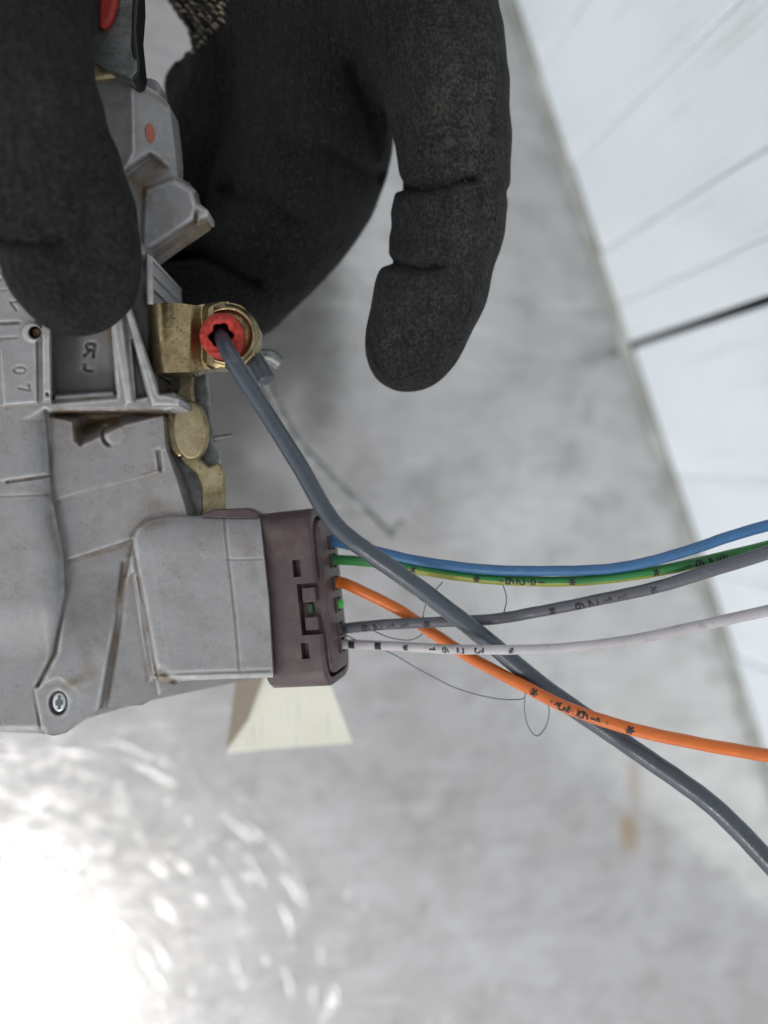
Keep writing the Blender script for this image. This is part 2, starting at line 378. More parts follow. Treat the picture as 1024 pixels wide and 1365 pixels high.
bevel(wobj('tabletop', V, [(0, 1, 2, 3), (7, 6, 5, 4), (0, 4, 5, 1), (1, 5, 6, 2), (2, 6, 7, 3), (3, 7, 4, 0)], TABLE, table), .8)
# scratches: shallow bright burrs in every direction, real relief so they glint where the sun is
SCR = mat('bright_scratch_metal', (.62, .62, .62), .1, 1.0)
V = []; Fc = []
hot = hit(0, 1390)
def sliver(x, y, a, L, wd, hh, curve=0.0):
    n = max(2, int(L/.004)); b0 = len(V)
    for i in range(n+1):
        t = (i/n-.5)*L; aa = a+curve*t; cx, cy = x+math.cos(aa)*t, y+math.sin(aa)*t; sx, sy = -math.sin(aa), math.cos(aa)
        w2 = wd/2*(1-.8*abs(2*i/n-1)); 
        for k in range(5):
            ph = math.pi*k/4; V.append((cx+sx*math.cos(ph)*w2, cy+sy*math.cos(ph)*w2, math.sin(ph)*hh+.00001))
    for i in range(n):
        for k in range(4): j = b0+i*5+k; Fc.append((j, j+1, j+6, j+5))
for i in range(3600):
    p = hit(random.uniform(-80, 1000), random.uniform(-50, 1420))
    if i > 500: p = hot+Vector((random.gauss(0, .07), random.gauss(0, .07), 0))
    a = random.uniform(0, math.pi); L = random.choice([.0015, .002, .003, .004, .006, .010])*random.uniform(.6, 1.4)
    if (p-E0).dot(en) > -.012: continue
    wd = random.choice([.0001, .00015, .0002, .0003, .0004])*random.uniform(.8, 1.2); sliver(p.x, p.y, a, L, wd, wd*random.uniform(.03, .08), random.uniform(-15, 15))
for i in range(90):                                # arcs added around the glare, shaped like its ring of glints
    R = random.uniform(.025, .125); a = random.uniform(-.3, 2.1); p = hot+Vector((math.cos(a)*R, math.sin(a)*R, 0))
    sliver(p.x, p.y, a+math.pi/2+random.uniform(-.12, .12), random.uniform(.004, .02), random.uniform(.0002, .0006), .00002, 1/R)
tag(wobj('scratches', V, Fc, SCR, table, smooth=1), kind='stuff')
V = []; Fc = []
for i in range(900):                               # pin-head dents and beads of spatter
    p = hot+Vector((random.gauss(0, .075), random.gauss(0, .07), 0)) if i < 600 else hit(random.uniform(-80, 1000), random.uniform(-50, 1420))
    if (p-E0).dot(en) > -.012: continue
    r = random.choice([.0002, .0003, .0003, .0005])*random.uniform(.8, 1.2); b0 = len(V); V.append((p.x, p.y, r*.09+.00001))
    for rr, z in ((.5, .07), (1, 0)):
        for k in range(8): V.append((p.x+r*rr*math.cos(k*math.pi/4), p.y+r*rr*math.sin(k*math.pi/4), r*z+.00001))
    for k in range(8):
        Fc.append((b0, b0+1+k, b0+1+(k+1) % 8)); Fc.append((b0+1+k, b0+9+k, b0+9+(k+1) % 8, b0+1+(k+1) % 8))
tag(wobj('spatter_beads', V, Fc, SCR, table, smooth=1), kind='stuff')
# wall of painted boards
def WM(i):
    m = mat('white_painted_wood', (.78, .8, .81), .42); b = NB(m)
    v = b.coord((1, 1, 1)); vg = b.coord((30, 30, 2.2))
    g = b.noise(3.2, 6, .6, vg, .8); g3 = b.noise(1.0, 5, .7, b.coord((160, 160, 9)), .3); n1 = b.noise(9, 4, .6, v); n2 = b.noise(40, 5, .7, v)
    c = b.mix(b.ramp(n1, .3, .7), (.69, .745, .79), (.80, .845, .88)); c = b.mix(b.math('MULTIPLY', b.ramp(g, .58, .70), .35), c, (.42, .43, .40))
    c = b.mix(b.math('MULTIPLY', b.ramp(n2, .64, .74), .45), c, (.33, .34, .30)); c = b.mix(b.math('MULTIPLY', b.ramp(g3, .60, .69), .3), c, (.36, .37, .35)); b.l(c, b.p.inputs['Base Color'])
    nb = b.bump(g, .5, .0009); nb = b.bump(n2, .2, .0006, nb); b.l(nb, b.p.inputs['Normal']); return m
WALLM = WM(0)
wall = bpy.data.objects.new('board_wall', None); C.objects.link(wall); wall.location = E0
tag(wall, 'white painted wall of upright wooden boards behind the metal table', 'wall')
def param(yy):
    """distance along the wall line of the point seen at image row yy"""
    u = 683+(1020-683)*yy/1010; p = hit(u, yy); return (p-E0).dot(ed)
cuts = [param(-330), param(-160), param(-25), param(97), param(224), param(340), param(409), param(462), param(637), param(762), param(875), param(1000), param(1150), param(1300)]
gaps = {7: .0028}
HW = .5
for i in range(len(cuts)-1):
    s0 = cuts[i]+gaps.get(i, .00008)/2; s1 = cuts[i+1]-gaps.get(i+1, .00008)/2; off = random.uniform(0, .0008)
    P = [E0+ed*s0+en*off, E0+ed*s1+en*off, E0+ed*s1+en*(.012), E0+ed*s0+en*(.012)]
    base = E0+ed*(s0+s1)/2; z0, z1 = .0015, HW
    nz = 2; V = [Vector((p.x, p.y, z)) for z in (z0, z1) for p in P]
    o = wobj('board', V, [(0, 1, 2, 3), (4, 5, 6, 7), (0, 1, 5, 4), (1, 2, 6, 5), (2, 3, 7, 6), (3, 0, 4, 7)], WALLM, wall, loc=Vector((base.x, base.y, 0)))
    bevel(o, .7, 2)
BACK = mat('dark_timber_backing', (.05, .055, .05), .8)
a0, a1 = E0+ed*(cuts[0]), E0+ed*cuts[-1]
V = [Vector((p.x, p.y, z)) for z in (-.02, HW-.002) for p in (a0+en*.0125, a1+en*.0125, a1+en*.022, a0+en*.022)]
wobj('backing', V, [(0, 1, 2, 3), (4, 5, 6, 7), (0, 1, 5, 4), (1, 2, 6, 5), (2, 3, 7, 6), (3, 0, 4, 7)], BACK, wall, loc=E0)
# grimy bead of sealant in the angle
SEAL = mat('grimy_sealant', (.36, .375, .34), .6); b = NB(SEAL); nn = b.noise(60, 5, .6, b.coord()); b.l(b.mix(b.ramp(nn, .35, .65), (.36, .365, .345), (.22, .225, .20)), b.p.inputs['Base Color'])
V = []; Fc = []; ns = 160
for i in range(ns+1):
    s_ = cuts[0]+(cuts[-1]-cuts[0])*i/ns; w_ = .0035*(1+.35*math.sin(i*.7)*math.sin(i*.23+1)); p = E0+ed*s_
    for k in range(5):
        a = math.pi/2*k/4; q = p-en*(w_*(1-math.sin(a))); V.append((q.x, q.y, .0009*(1-math.cos(a))*2+.0002))
for i in range(ns):
    for k in range(4): j = i*5+k; Fc.append((j, j+1, j+6, j+5))
wobj('sealant', V, Fc, SEAL, wall, loc=E0, smooth=1)

# ------------------------------------------------------------------ the lock actuator
act = thing('door_lock_actuator', U(120, 640, -8), 'grey plastic door lock actuator with plated steel latch, gripped by the gloved hand', 'car part')
BODY = [(-150, 200), (60, 200), (175, 330), (192, 335), (203, 342), (206, 400), (207, 497), (238, 531), (240, 541), (217, 550), (221, 598), (236, 640), (250, 688),
        (300, 687), (346, 687), (358, 800), (364, 903), (300, 905), (242, 908), (215, 925), (190, 940), (135, 944), (112, 956), (88, 977), (72, 981), (55, 978), (0, 976), (-150, 974)]
R = Relief(-140, 372, 196, 986, 1.0, -5.0)
UU, VV = R.U, R.V
xb = np.interp(VV[:, 0], [196, 330, 545, 655, 740, 790, 870, 920, 990], [52, 52, 62, 70, 86, 88, 76, 50, 58])[:, None]
dd = xb-UU; ampl = 4.3
# right-hand panels first
R.H[:] = -4.6
R.plate([(40, 540), (225, 540), (221, 598), (216, 600), (219, 625), (76, 668), (60, 668)], lambda u, v: -4.0-.012*(u-70)*.6, 3)
R.plate([(68, 669), (219, 626), (216, 600), (224, 598), (260, 700), (178, 716), (84, 747), (60, 740)], lambda u, v: -4.5-.004*(u-70), 3)
R.plate([(60, 750), (84, 749), (179, 718), (162, 800), (138, 950), (90, 990), (40, 990)], lambda u, v: -4.9+sst((v-760)/120)*3.6-.022*(u-80), 3)
# triangular web
R.plate([(165, 770), (178, 762), (212, 935), (130, 960)], lambda u, v: -4.6-.02*(u-150)+.0*v, 4)
R.groove([(166, 752), (158, 830), (139, 945)], .7, 4)
R.groove([(186, 770), (199, 905)], .5, 3.2)
# socket for the plug
box = [(176, 716), (184, 703), (196, 694), (222, 688), (400, 684), (400, 906), (212, 906), (206, 880)]
def boxh(u, v):
    t = np.clip((v-686)/52, 0, 1); q = np.clip((907-v)/12, 0, 1)
    e = np.clip((u-178-(v-716)*.15)/22, 0, 1)
    return -1.6-4.2*(1-np.sqrt(1-(1-t)**2))-1.2*(1-np.sqrt(1-(1-q)**2))-.5*(1-e)
R.plate(box, boxh, 3)
R.add([(171, 742), (180, 738), (208, 903), (199, 908)], .9, 5)
R.groove([(299, 690), (301, 716), (306, 760), (313, 820), (319, 893)], .35, 1.3)
R.groove([(303, 746), (350, 745)], .22, 1.1)
R.groove([(206, 899), (360, 894)], .35, 1.6)
R.groove([(213, 893), (232, 906)], .6, 4)
# tab with the screw
R.plate([(46, 918), (78, 905), (104, 922), (106, 958), (88, 980), (58, 985)], -1.9, 5)
R.plate(circle(78, 937, 12, 16), -3.2, 2)
# smooth main cover
W = np.interp(VV[:, 0], [196, 545, 560, 760, 880, 990], [4, 4, 40, 44, 10, 5])[:, None]
t = np.clip(dd/W, 0, 1); cov = -4.6+(4.8-2.6*sst((VV-800)/80))*np.sqrt(1-(1-t)**2)-.0009*np.maximum(0, 10-UU)
m = sst((dd+1.5)/3); m2 = m*(1-sst(-(poly_sd([(46, 918), (78, 905), (104, 922), (106, 958), (88, 980), (58, 985)], UU, VV))/3+.5)); R.H = R.H*(1-m2)+cov*m2
R.H -= 3*sst((VV-968)/14)*(UU < 60)
R.plate([(-200, 300), (46, 300), (49, 470), (50, 537), (4, 541), (1, 470), (-200, 468)], .9, 3)
R.add([(-200, 538), (3, 541), (3, 470), (-200, 470)], .25, 2)
R.groove([(-150, 439), (26, 430)], .6, 1.8); R.groove([(-150, 454), (24, 450)], .25, 1.2); R.groove([(-60, 392), (22, 385)], .22, 1.1)
R.add([(-150, 300), (66, 300), (66, 633), (10, 641), (-150, 646)], .35, 2); R.groove([(10, 642), (66, 634)], .55, 2.0); R.groove([(-150, 668), (64, 659)], .2, 1.1)
R.groove([(-150, 868), (-20, 880), (5, 978)], .12, 1.2)
for ch, cu, cv, w_, h_, rt in (('0', 27, 493, 10, 17, 90), ('7', 33, 517, 11, 14, 80), ('V', 20, 405, 13, 12, 115), ('8', 6, 368, 14, 20, 90)):
    R.text(ch, cu, cv, w_, h_, rt, .4, 1.1)
# boss with the pin
R.plate(circle(43, 443, 13), 1.9, 3); R.plate(circle(47, 443, 7.5), -1.5, 2)
# pocket block and its ribs
R.plate([(55, 380), (165, 330), (205, 338), (209, 498), (241, 531), (242, 544), (217, 549), (65, 549), (55, 541)], .6, 3)
R.plate([(69, 440), (147, 425), (155, 526), (146, 527), (70, 533)], -6.5, 4)
R.plate([(72, 526), (152, 521), (156, 530), (70, 537)], -.9, 4)
R.add([(56, 430), (68, 428), (70, 533), (58, 535)], .9, 3); R.groove([(63, 525), (64, 526)], 1.0, 2)
R.add([(148, 430), (160, 400), (178, 536), (168, 540)], 1.5, 5)
R.plate([(176, 452), (196, 528), (182, 531)], -2.0, 3)
R.plate([(182, 330), (195, 336), (196, 405), (205, 408), (207, 502), (172, 398)], -4.2, 3)
R.add([(195, 330), (206, 330), (206, 406), (198, 406)], .9, 3)
R.add([(166, 412), (173, 404), (211, 523), (240, 531), (240, 541), (203, 541)], 1.2, 3)
R.plate([(206, 497), (212, 497), (231, 523), (213, 525)], -6, 2)
R.text('R', 120, 466, 15, 17, 8, 1.0, 1.3, True); R.text('J', 118, 490, 17, 9, 8, .9, 1.3, True)
# recess below the pocket block, shaped like the block's cast shadow
sdu = poly_sd([(62, 540), (232, 540), (220, 553), (165, 567), (128, 585), (107, 595), (98, 588), (96, 562), (66, 556)], UU, VV); R.H -= .27*np.clip(-sdu, 0, 26)*sst((VV-548)/3)
# cut-out crescent
dc = np.sqrt((UU-152)**2+(VV-580)**2); ang = np.degrees(np.arctan2(VV-580, UU-152))
cr = np.exp(-((dc-15)/2.0)**2)*sst((np.abs(((ang-175+180) % 360)-180)*-1+80)/40); R.H -= 1.3*cr; R.add(circle(154, 579, 13), .12, 3)
R.groove([(211, 602), (214, 626)], .9, 2.5)
R.blur(3)
R.H += (vnoise(UU, VV, 22, 3)-.5)*.12+(vnoise(UU, VV, 7, 4)-.5)*.04
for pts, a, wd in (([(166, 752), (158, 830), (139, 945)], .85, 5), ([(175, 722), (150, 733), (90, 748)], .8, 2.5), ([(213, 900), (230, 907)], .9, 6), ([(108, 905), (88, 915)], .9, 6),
                   ([(195, 700), (215, 697)], .8, 8), ([(205, 675), (222, 682)], .5, 13), ([(110, 860), (120, 895)], .35, 10), ([(70, 669), (215, 626)], .6, 2), ([(75, 552), (215, 550)], 1.8, 6), ([(108, 572), (150, 557)], 1.5, 13),  # last two: brown grime plus painted shadow below the pocket block
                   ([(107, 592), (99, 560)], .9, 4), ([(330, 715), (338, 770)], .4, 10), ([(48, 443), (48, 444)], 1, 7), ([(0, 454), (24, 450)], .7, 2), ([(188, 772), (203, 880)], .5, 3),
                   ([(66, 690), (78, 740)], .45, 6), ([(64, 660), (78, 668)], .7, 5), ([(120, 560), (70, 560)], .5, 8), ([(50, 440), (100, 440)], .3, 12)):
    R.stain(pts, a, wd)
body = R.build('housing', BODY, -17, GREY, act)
# closing plate behind, so that the body is solid from any side
prism('rear_plate', [(-150, 202), (60, 202), (200, 345), (204, 500), (236, 536), (216, 552), (246, 690), (344, 690), (360, 900), (190, 936), (60, 974), (-150, 972)], -14, -17.5, GREY, act, 0)
# the upper housing
R2 = Relief(95, 290, 70, 352, 1.0, -2)
u, v = R2.U, R2.V
R2.H[:] = -2.5
ex = np.interp(v[:, 0], [90, 115, 205, 240, 300], [176, 176, 178, 158, 158])[:, None]
R2.H = np.where(u < ex, 1.8-.03*(ex-u), 1.8-.09*(u-ex)); 
R2.plate([(156, 236), (200, 205), (236, 233), (262, 255), (200, 345), (170, 300)], lambda u, v: -3.2-.02*(u-190), 6)
R2.plate([(190, 330), (193, 252), (232, 239), (257, 253), (264, 275), (258, 294), (200, 331)], -2.2, 5)
R2.plate([(262, 271), (281, 279), (281, 300), (262, 298)], -3.0, 4)
R2.plate([(198, 333), (258, 296), (280, 290), (285, 306), (204, 352)], -5.5, 6)
R2.groove([(176, 112), (212, 130), (228, 142)], .5, 2); R2.groove([(176, 118), (178, 200), (160, 236)], -.35, 3)
R2.blur(10)
R2.H += (vnoise(u, v, 9, 8)-.5)*.12
for pts, a, wd in (([(175, 238), (188, 255), (200, 235), (215, 215)], 1, 13), ([(185, 262), (186, 275)], .6, 8), ([(203, 345), (276, 300)], 1.0, 9), ([(178, 120), (222, 140)], .4, 4)):
    R2.stain(pts, a, wd)
R2.build('side_housing', [(100, 90), (150, 90), (185, 108), (210, 123), (226, 140), (232, 190), (237, 236), (252, 243), (262, 255), (267, 272), (277, 280), (276, 298), (240, 322), (205, 347), (190, 340), (100, 340)], -8.5, GREY, act)
PAINT = mat('red_paint_dab', (.3, .085, .05), .6)
prism('paint_dab', circle(200, 177, 6, 13, rot=-8), lambda u, v: 1.8-.09*(u-178)+.14, -1.5, PAINT, act, .05)
prism('guide_boss', circle(197, 118, 17, 16, 24), -4, -9, GREY, act, .6)
# steel latch plate at the top
prism('latch_plate', [(95, -60), (150, -60), (178, -40), (180, 20), (183, 60), (182, 95), (174, 104), (160, 98), (140, 92), (120, 78), (95, 80)], lambda u, v: 4.2+.02*(v-50)-.0*u, 2.2, STEEL, act, .4)
prism('latch_edge', [(176, -60), (182, -60), (184, 0), (181, 40), (186, 90), (184, 101), (176, 106), (170, 104), (178, 92), (174, 60), (176, 0)], 4.8, .5, mat('blackened_edge', (.02, .02, .02), .5, .5), act, .3)
prism('latch_pawl', [(104, 84), (136, 76), (150, 84), (165, 99), (140, 103), (106, 108)], lambda u, v: 4.6-.02*(u-110), 2.5, GOLD2, act, .5)
prism('red_cam', [(134, -60), (154, -60), (155, 2), (149, 22), (141, 34), (131, 35), (130, 20)], 5.2, 3.6, RED, act, .8, seg=3)
# screw
sc = mat('zinc_screw', (.55, .6, .62), .3, 1.0)
hd = prism('screw', circle(78, 937, 9.5, 13.5, 28), -2.1, -4.5, sc, act, .45, seg=3)
prism('screw_recess', [(74, 934), (77, 932), (77, 927), (81, 927), (81, 932), (84, 934), (84, 939), (81, 941), (81, 946), (77, 946), (77, 941), (74, 940)], -2.05, -4, mat('screw_socket', (.12, .13, .13), .5, 1.0), act, 0, seg=1)
prism('pin', circle(48, 443, 6), .4, -4, mat('rusty_pin', (.16, .09, .05), .6, .5), act, .2)
# gold levers behind the panel edge
prism('lever_arm', [(232, 470), (258, 470), (256, 520), (262, 560), (262, 600), (266, 612), (278, 622), (291, 616), (299, 628), (301, 700), (268, 700), (268, 650), (262, 632), (244, 618), (228, 595), (224, 560), (232, 530), (238, 515)], -8.2, -9.8, GOLD2, act, .35)
prism('lever_disc', circle(253, 573, 24, 40, 40, rot=-4), -6.0, -8.0, GOLD2, act, .5, seg=3)
prism('lever_collar', circle(236, 572, 17, 38, 36, rot=-4), -7.3, -9.4, GOLD, act, .5, seg=3)
prism('backing_plate', [(225, 480), (272, 480), (279, 540), (284, 590), (294, 600), (293, 690), (225, 690)], -11.5, -13.5, STEEL, act, .3)
tb = Tube([(276, 586, -12.5, 4), (292, 584, -13, 4), (310, 581, -13.5, 3.5)], 12); Vv, Ff = tb.geo(); link('stub_pin', mesh('stub_pin', Vv, Ff, STEEL, 60), act)
# bracket
R3 = Relief(190, 352, 394, 506, 1.0, 1.0); u, v = R3.U, R3.V
bend = np.clip((u-198-(v-450)*.02)/26, 0, 1)
R3.H = -3.6+5.0*np.sqrt(np.clip(1-(1-bend)**2, 0, 1)); R3.H -= 1.6*sst((u-250)/22)+.0*v
dc = np.sqrt((u-302)**2+(v-447)**2)
eye = sst((50-dc)/6)*sst((u-268)/10); R3.H = R3.H*(1-eye)+(0.9)*eye
R3.H -= 1.5*sst((dc-38)/5)*(u > 300)*.8; R3.H += .5*np.exp(-((dc-36)/3.5)**2)*(u > 285)
R3.H -= .020*(v-450)+.02*np.clip(u-232, 0, 40); R3.plate(circle(295, 447, 18), -3.3, 2)
R3.H += (vnoise(u, v, 9, 9)-.5)*.06+(vnoise(u, v*.3, 2.2, 10)-.5)*.02
R3.build('bracket', [(197, 411), (201, 405), (230, 403), (262, 407), (285, 403), (303, 402), (322, 407), (336, 420), (345, 438), (345, 458), (338, 474), (326, 486), (308, 490), (290, 490), (255, 496), (215, 497), (202, 496), (198, 480)], -4.5, GOLD, act)
R4 = Relief(262, 330, 412, 482, 1.0, 2.0); u, v = R4.U, R4.V
an = np.arctan2(v-447, u-295); dc = np.sqrt((u-295)**2+(v-447)**2)
R4.H = 1.6+.7*np.exp(-((dc-22)/9)**2); inn = 15+1.4*np.cos(an*6+.5)+1.5*np.sin(an*3); R4.H -= 5.5*sst((inn-dc)/2+.3); R4.H += (vnoise(u, v, 5, 12)-.5)*.4
R4.stain(circle(302, 447, 24, n=20)[10:16], .3, 5)
R4.build('bushing', circle(295, 447, 29, 30, 48), -3, RED, act, 60)
prism('bushing_bore_shade', circle(296, 447, 16, 16, 24), -2.0, -4, DARK, act, 0)  # dark disc: the shade inside the bore put into its colour
# brown strip above the socket
prism('retaining_strip', [(268, 686), (285, 679), (330, 677), (345, 684), (345, 692), (268, 690)], -3.6, -9, BROWN, act, .5)
# ------------------------------------------------------------------ the plug
K0 = U(441, 792, -7.0)
ka = Vector((.105, -1, 0)).normalized(); tau = math.radians(15.5); kb = Vector((math.cos(tau), .10, math.sin(tau))); kb = (kb-ka*kb.dot(ka)).normalized()
kc = ka.cross(kb); kc = kc if kc.z > 0 else -kc
def K(a, b, c): return K0+(ka*a+kb*b+kc*c)/1000
plug = thing('connector_plug', K(0, -9, 0), 'dark brown six-way plug pushed into the grey actuator socket, with coloured wires coming out', 'connector')
def oct_(A, Cc, ch, rnd=3):
    P = []
    for sa, sc_ in ((1, 1), (-1, 1), (-1, -1), (1, -1)):
        a0, c0 = sa*(A-ch), sc_*(Cc-ch); st = {(1, 1): 0, (-1, 1): 90, (-1, -1): 180, (1, -1): 270}[(sa, sc_)]
        for k in range(rnd+1):
            t = math.radians(st+90*k/rnd); P.append((a0+ch*math.cos(t), c0+ch*math.sin(t)))
    return P
def kext(name, poly, b0, b1, mt, parent, bv=.3, seg=2):
    n = len(poly); V = [K(a, b0, c) for a, c in poly]+[K(a, b1, c) for a, c in poly]
    Fc = [tuple(range(n)), tuple(range(2*n-1, n-1, -1))]+[(i, (i+1) % n, n+(i+1) % n, n+i) for i in range(n)]
    o = link(name, fixn(mesh(name, V, Fc, mt, 40)), parent)
    if bv: bevel(o, bv, seg)
    return o
def kbox(name, a0, a1, b0, b1, c0, c1, mt, parent, bv=.15): return kext(name, [(a0, c0), (a1, c0), (a1, c1), (a0, c1)], b0, b1, mt, parent, bv)
def cut(o, cutters):
    for c_ in cutters:
        md = o.modifiers.new('cut', 'BOOLEAN'); md.operation = 'DIFFERENCE'; md.object = c_; md.solver = 'EXACT'
    bpy.context.view_layer.update(); dg = bpy.context.evaluated_depsgraph_get(); me = bpy.data.meshes.new_from_object(o.evaluated_get(dg))
    o.modifiers.clear(); o.data = me
    for c_ in cutters: bpy.data.objects.remove(c_)
    me.shade_smooth(); me.set_sharp_from_angle(angle=math.radians(35))
HA, HC = 15.3, 6.6
def ring(A0, A1, C0, C1, ch0, ch1, b0, b1, name, mt, parent):
    po, pi = oct_(A0, C0, ch0), oct_(A1, C1, ch1); n = len(po)
    V = [K(a, b0, c) for a, c in po]+[K(a, b1, c) for a, c in po]+[K(a, b1, c) for a, c in pi]+[K(a, b0, c) for a, c in pi]
    Fc = []
    for i in range(n):
        j = (i+1) % n
        for q in range(4): Fc.append((q*n+i, q*n+j, ((q+1) % 4)*n+j, ((q+1) % 4)*n+i))
    return link(name, fixn(mesh(name, V, Fc, mt, 40)), parent)
shell = kext('shell', oct_(HA, HC, 3.4, 4), -11.0, 0, BROWN, plug, .55, 3)
cu = [kext('c', oct_(HA-1.35, HC-1.2, 2.6, 3), -2.2, 3, BROWN, plug, 0)]
cu += [kbox('c', -6.9, -4.0, -3.9, -2.5, HC-1.6, HC+2, BROWN, plug, 0), kbox('c', 7.2, 9.9, -3.9, -2.5, HC-1.6, HC+2, BROWN, plug, 0),
       kbox('c', -2.8, 5.9, -3.5, 1.5, HC-1.9, HC+2, BROWN, plug, 0)]
cut(shell, cu)
inner = kext('contact_block', oct_(HA-2.1, HC-2.0, 2.0, 3), -6, .5, BROWN, plug, .2)
# latch fingers of the clip in the notch
kbox('clip', -2.1, .4, -2.9, -.5, HC-2.0, HC-.35, BROWN, plug, .2); kbox('clip', 2.9, 5.2, -2.9, -.5, HC-2.0, HC-.35, BROWN, plug, .2)
kbox('seal_window', .8, 2.5, -2.5, -1.6, HC-2.0, HC-1.2, mat('green_seal', (.012, .045, .012), .5), plug, .1)
kbox('inner_wall', -12.0, 11.6, -1.6, .9, HC-3.0, HC-2.1, BROWN, plug, .2)
# wire cavities along the far side of the block
def a_of(uu, vv): 
    p = U(uu, vv, -6.8)-K0; return p.dot(ka)*1000
wires_v = [(434, 723), (438, 747), (441, 777), (445, 805), (450, 838), (454, 859)]
CV = -1.9
aw = []
cutters = []
for (uu, vv) in wires_v:
    # row position measured where the wire leaves the block
    best = min((abs((512+F*K(a, .6, CV).x/-K(a, .6, CV).z)-uu)*0+abs((682.5-F*K(a, .6, CV).y/-K(a, .6, CV).z)-vv), a) for a in np.arange(-13, 13, .05))[1]
    aw.append(best)
for a in aw:
    cutters.append(kbox('c', a-1.25, a+1.25, -2.5, 3, CV-1.3, CV+1.25, BROWN, plug, 0))
cut(inner, cutters)
for o in plug.children:
    pass
sealb = K(aw[3], .7, CV); me = bpy.data.meshes.new('green_plug'); bm = bmesh.new(); bmesh.ops.create_uvsphere(bm, u_segments=20, v_segments=14, radius=.00092)
bmesh.ops.translate(bm, verts=bm.verts, vec=sealb); bm.to_mesh(me); bm.free(); me.shade_smooth(); me.materials.append(mat('bright_green_seal', (.05, .42, .06), .35)); link('blanking_seal', me, plug)
for a in aw:
    kbox('cavity_lip', a-1.3, a+1.3, -.2, .9, CV+1.35, CV+1.75, BROWN, plug, .1)
# ------------------------------------------------------------------ wires
def hof(i): p = K(aw[i], -2, CV); return (D+p.z)*1000
def start(i):
    out = []
    for b_ in (-3.0, .3, 1.6):
        p = K(aw[i], b_, CV); out.append((512+F*p.x/-p.z, 682.5-F*p.y/-p.z, (D+p.z)*1000))
    return out
YA = 58
def wire(name, i, r, path, m, label, marks, phi=0.0):
    e0, e1 = path[-2], path[-1]; ext = [tuple(e1[k]+(e1[k]-e0[k])*q for k in range(3))+(e1[3],) for q in (1.2, 2.6)]
    s3 = start(i); P = [(*q, r) for q in s3]+path+ext
    tb = Tube(P, 24, .1); tb.r = [q*.95 for q in tb.r]; Vv, Ff = tb.geo(.014); me = mesh(name, Vv, Ff, m if not isinstance(m, list) else m, 60)
    if isinstance(m, list):
        for p in me.polygons:
            k = p.index % tb.seg; ang = (k+.5)/tb.seg*360; seg = p.index//tb.seg
            sh = 20*math.sin(seg*.05)
            if abs(((ang-YA+sh+180) % 360)-180) < 38 and seg > 30: p.material_index = 1
    o = link(name, me, None, U(*P[2][:3])); tag(o, label, 'wire', 'wires plugged into the brown connector')
    wire_print(tb, marks, INK, o, phi) if marks else None
    return tb
wire('electric_wire', 0, 7.6, [(505, 736, -5.6, 7.6), (560, 748, -4, 7.2), (640, 758.5, -1.5, 7.2), (720, 761, 0, 7.2), (800, 759, 1, 7.3), (860, 750, 1.5, 7.5), (920, 733, 2, 7.7), (980, 713, 2.2, 8), (1060, 690, 2.5, 8.2), (1140, 668, 2.5, 9)], BLUE,
     'blue insulated wire, uppermost of the wires leaving the brown connector', [])
wire('electric_wire', 1, 7.0, [(500, 750, -5.5, 7), (560, 760, -4.2, 7), (640, 771, -2.5, 7.2), (720, 775, -1, 7.3), (790, 773, 0, 7.4), (860, 764, .5, 7.6), (940, 748, 0, 7.8), (1040, 724, -1, 8), (1140, 700, -2, 8)], [GREEN, YEL],
     'green wire with a yellow stripe, just below the blue wire', [('*', 552), ('*', 636), ('I', 666), ('6', 680), ('2', 694), ('9', 708), ('I', 722), ('*', 762), ('*', 872), ('I', 913), ('6', 930), ('2', 948), ('6', 962), ('I', 976)], .1)
wire('electric_wire', 2, 8.0, [(478, 786, -6.6, 8), (530, 812, -7, 8.2), (580, 846, -7, 8.4), (630, 878, -5, 8.4), (700, 915, -1, 8.4), (760, 945, 2, 8.6), (840, 971, 3.5, 9), (930, 991, 3, 9.2), (1040, 1010, 2.5, 9.5), (1140, 1030, 2, 9.5)], ORANGE,
     'orange wire sagging below the others and crossing over the dark rod', [('*', 713), ('1', 740), ('3', 752), ('2', 765), ('6', 778), ('1', 792), ('1', 803), ('*', 838)], .1)
wire('electric_wire', 4, 7.5, [(520, 832, -5.5, 7.5), (590, 829, -4.3, 7.5), (660, 825, -3.8, 7.8), (720, 815, -1.5, 8), (800, 799, 0, 8.2), (870, 784, 1.2, 8.6), (940, 763, 2.6, 9.2), (1040, 731, 3.6, 10), (1140, 696, 4, 10)], GREYW,
     'dark grey wire printed in black, between the orange and the white wire', [('*', 462), ('6', 490), ('2', 506), ('1', 522), ('1', 540), ('*', 569), ('*', 736), ('6', 772), ('2', 790), ('1', 808), ('1', 828), ('*', 870)], .25)
wire('electric_wire', 5, 6.6, [(520, 861, -5, 6.6), (590, 865, -1.5, 6.7), (640, 866, 2.4, 6.8), (690, 866, 2.4, 6.8), (760, 863, 2.2, 6.9), (840, 853, 2, 7.2), (920, 837, 1.6, 7.6), (1040, 810, 1, 8), (1140, 788, 0, 8)], WHITEW,
     'off-white wire with two black squares, lowest wire out of the connector', [('#', 471), ('#', 506), ('*', 543), ('1', 578), ('6', 597), ('2', 617), ('3', 640), ('*', 680)], .05)
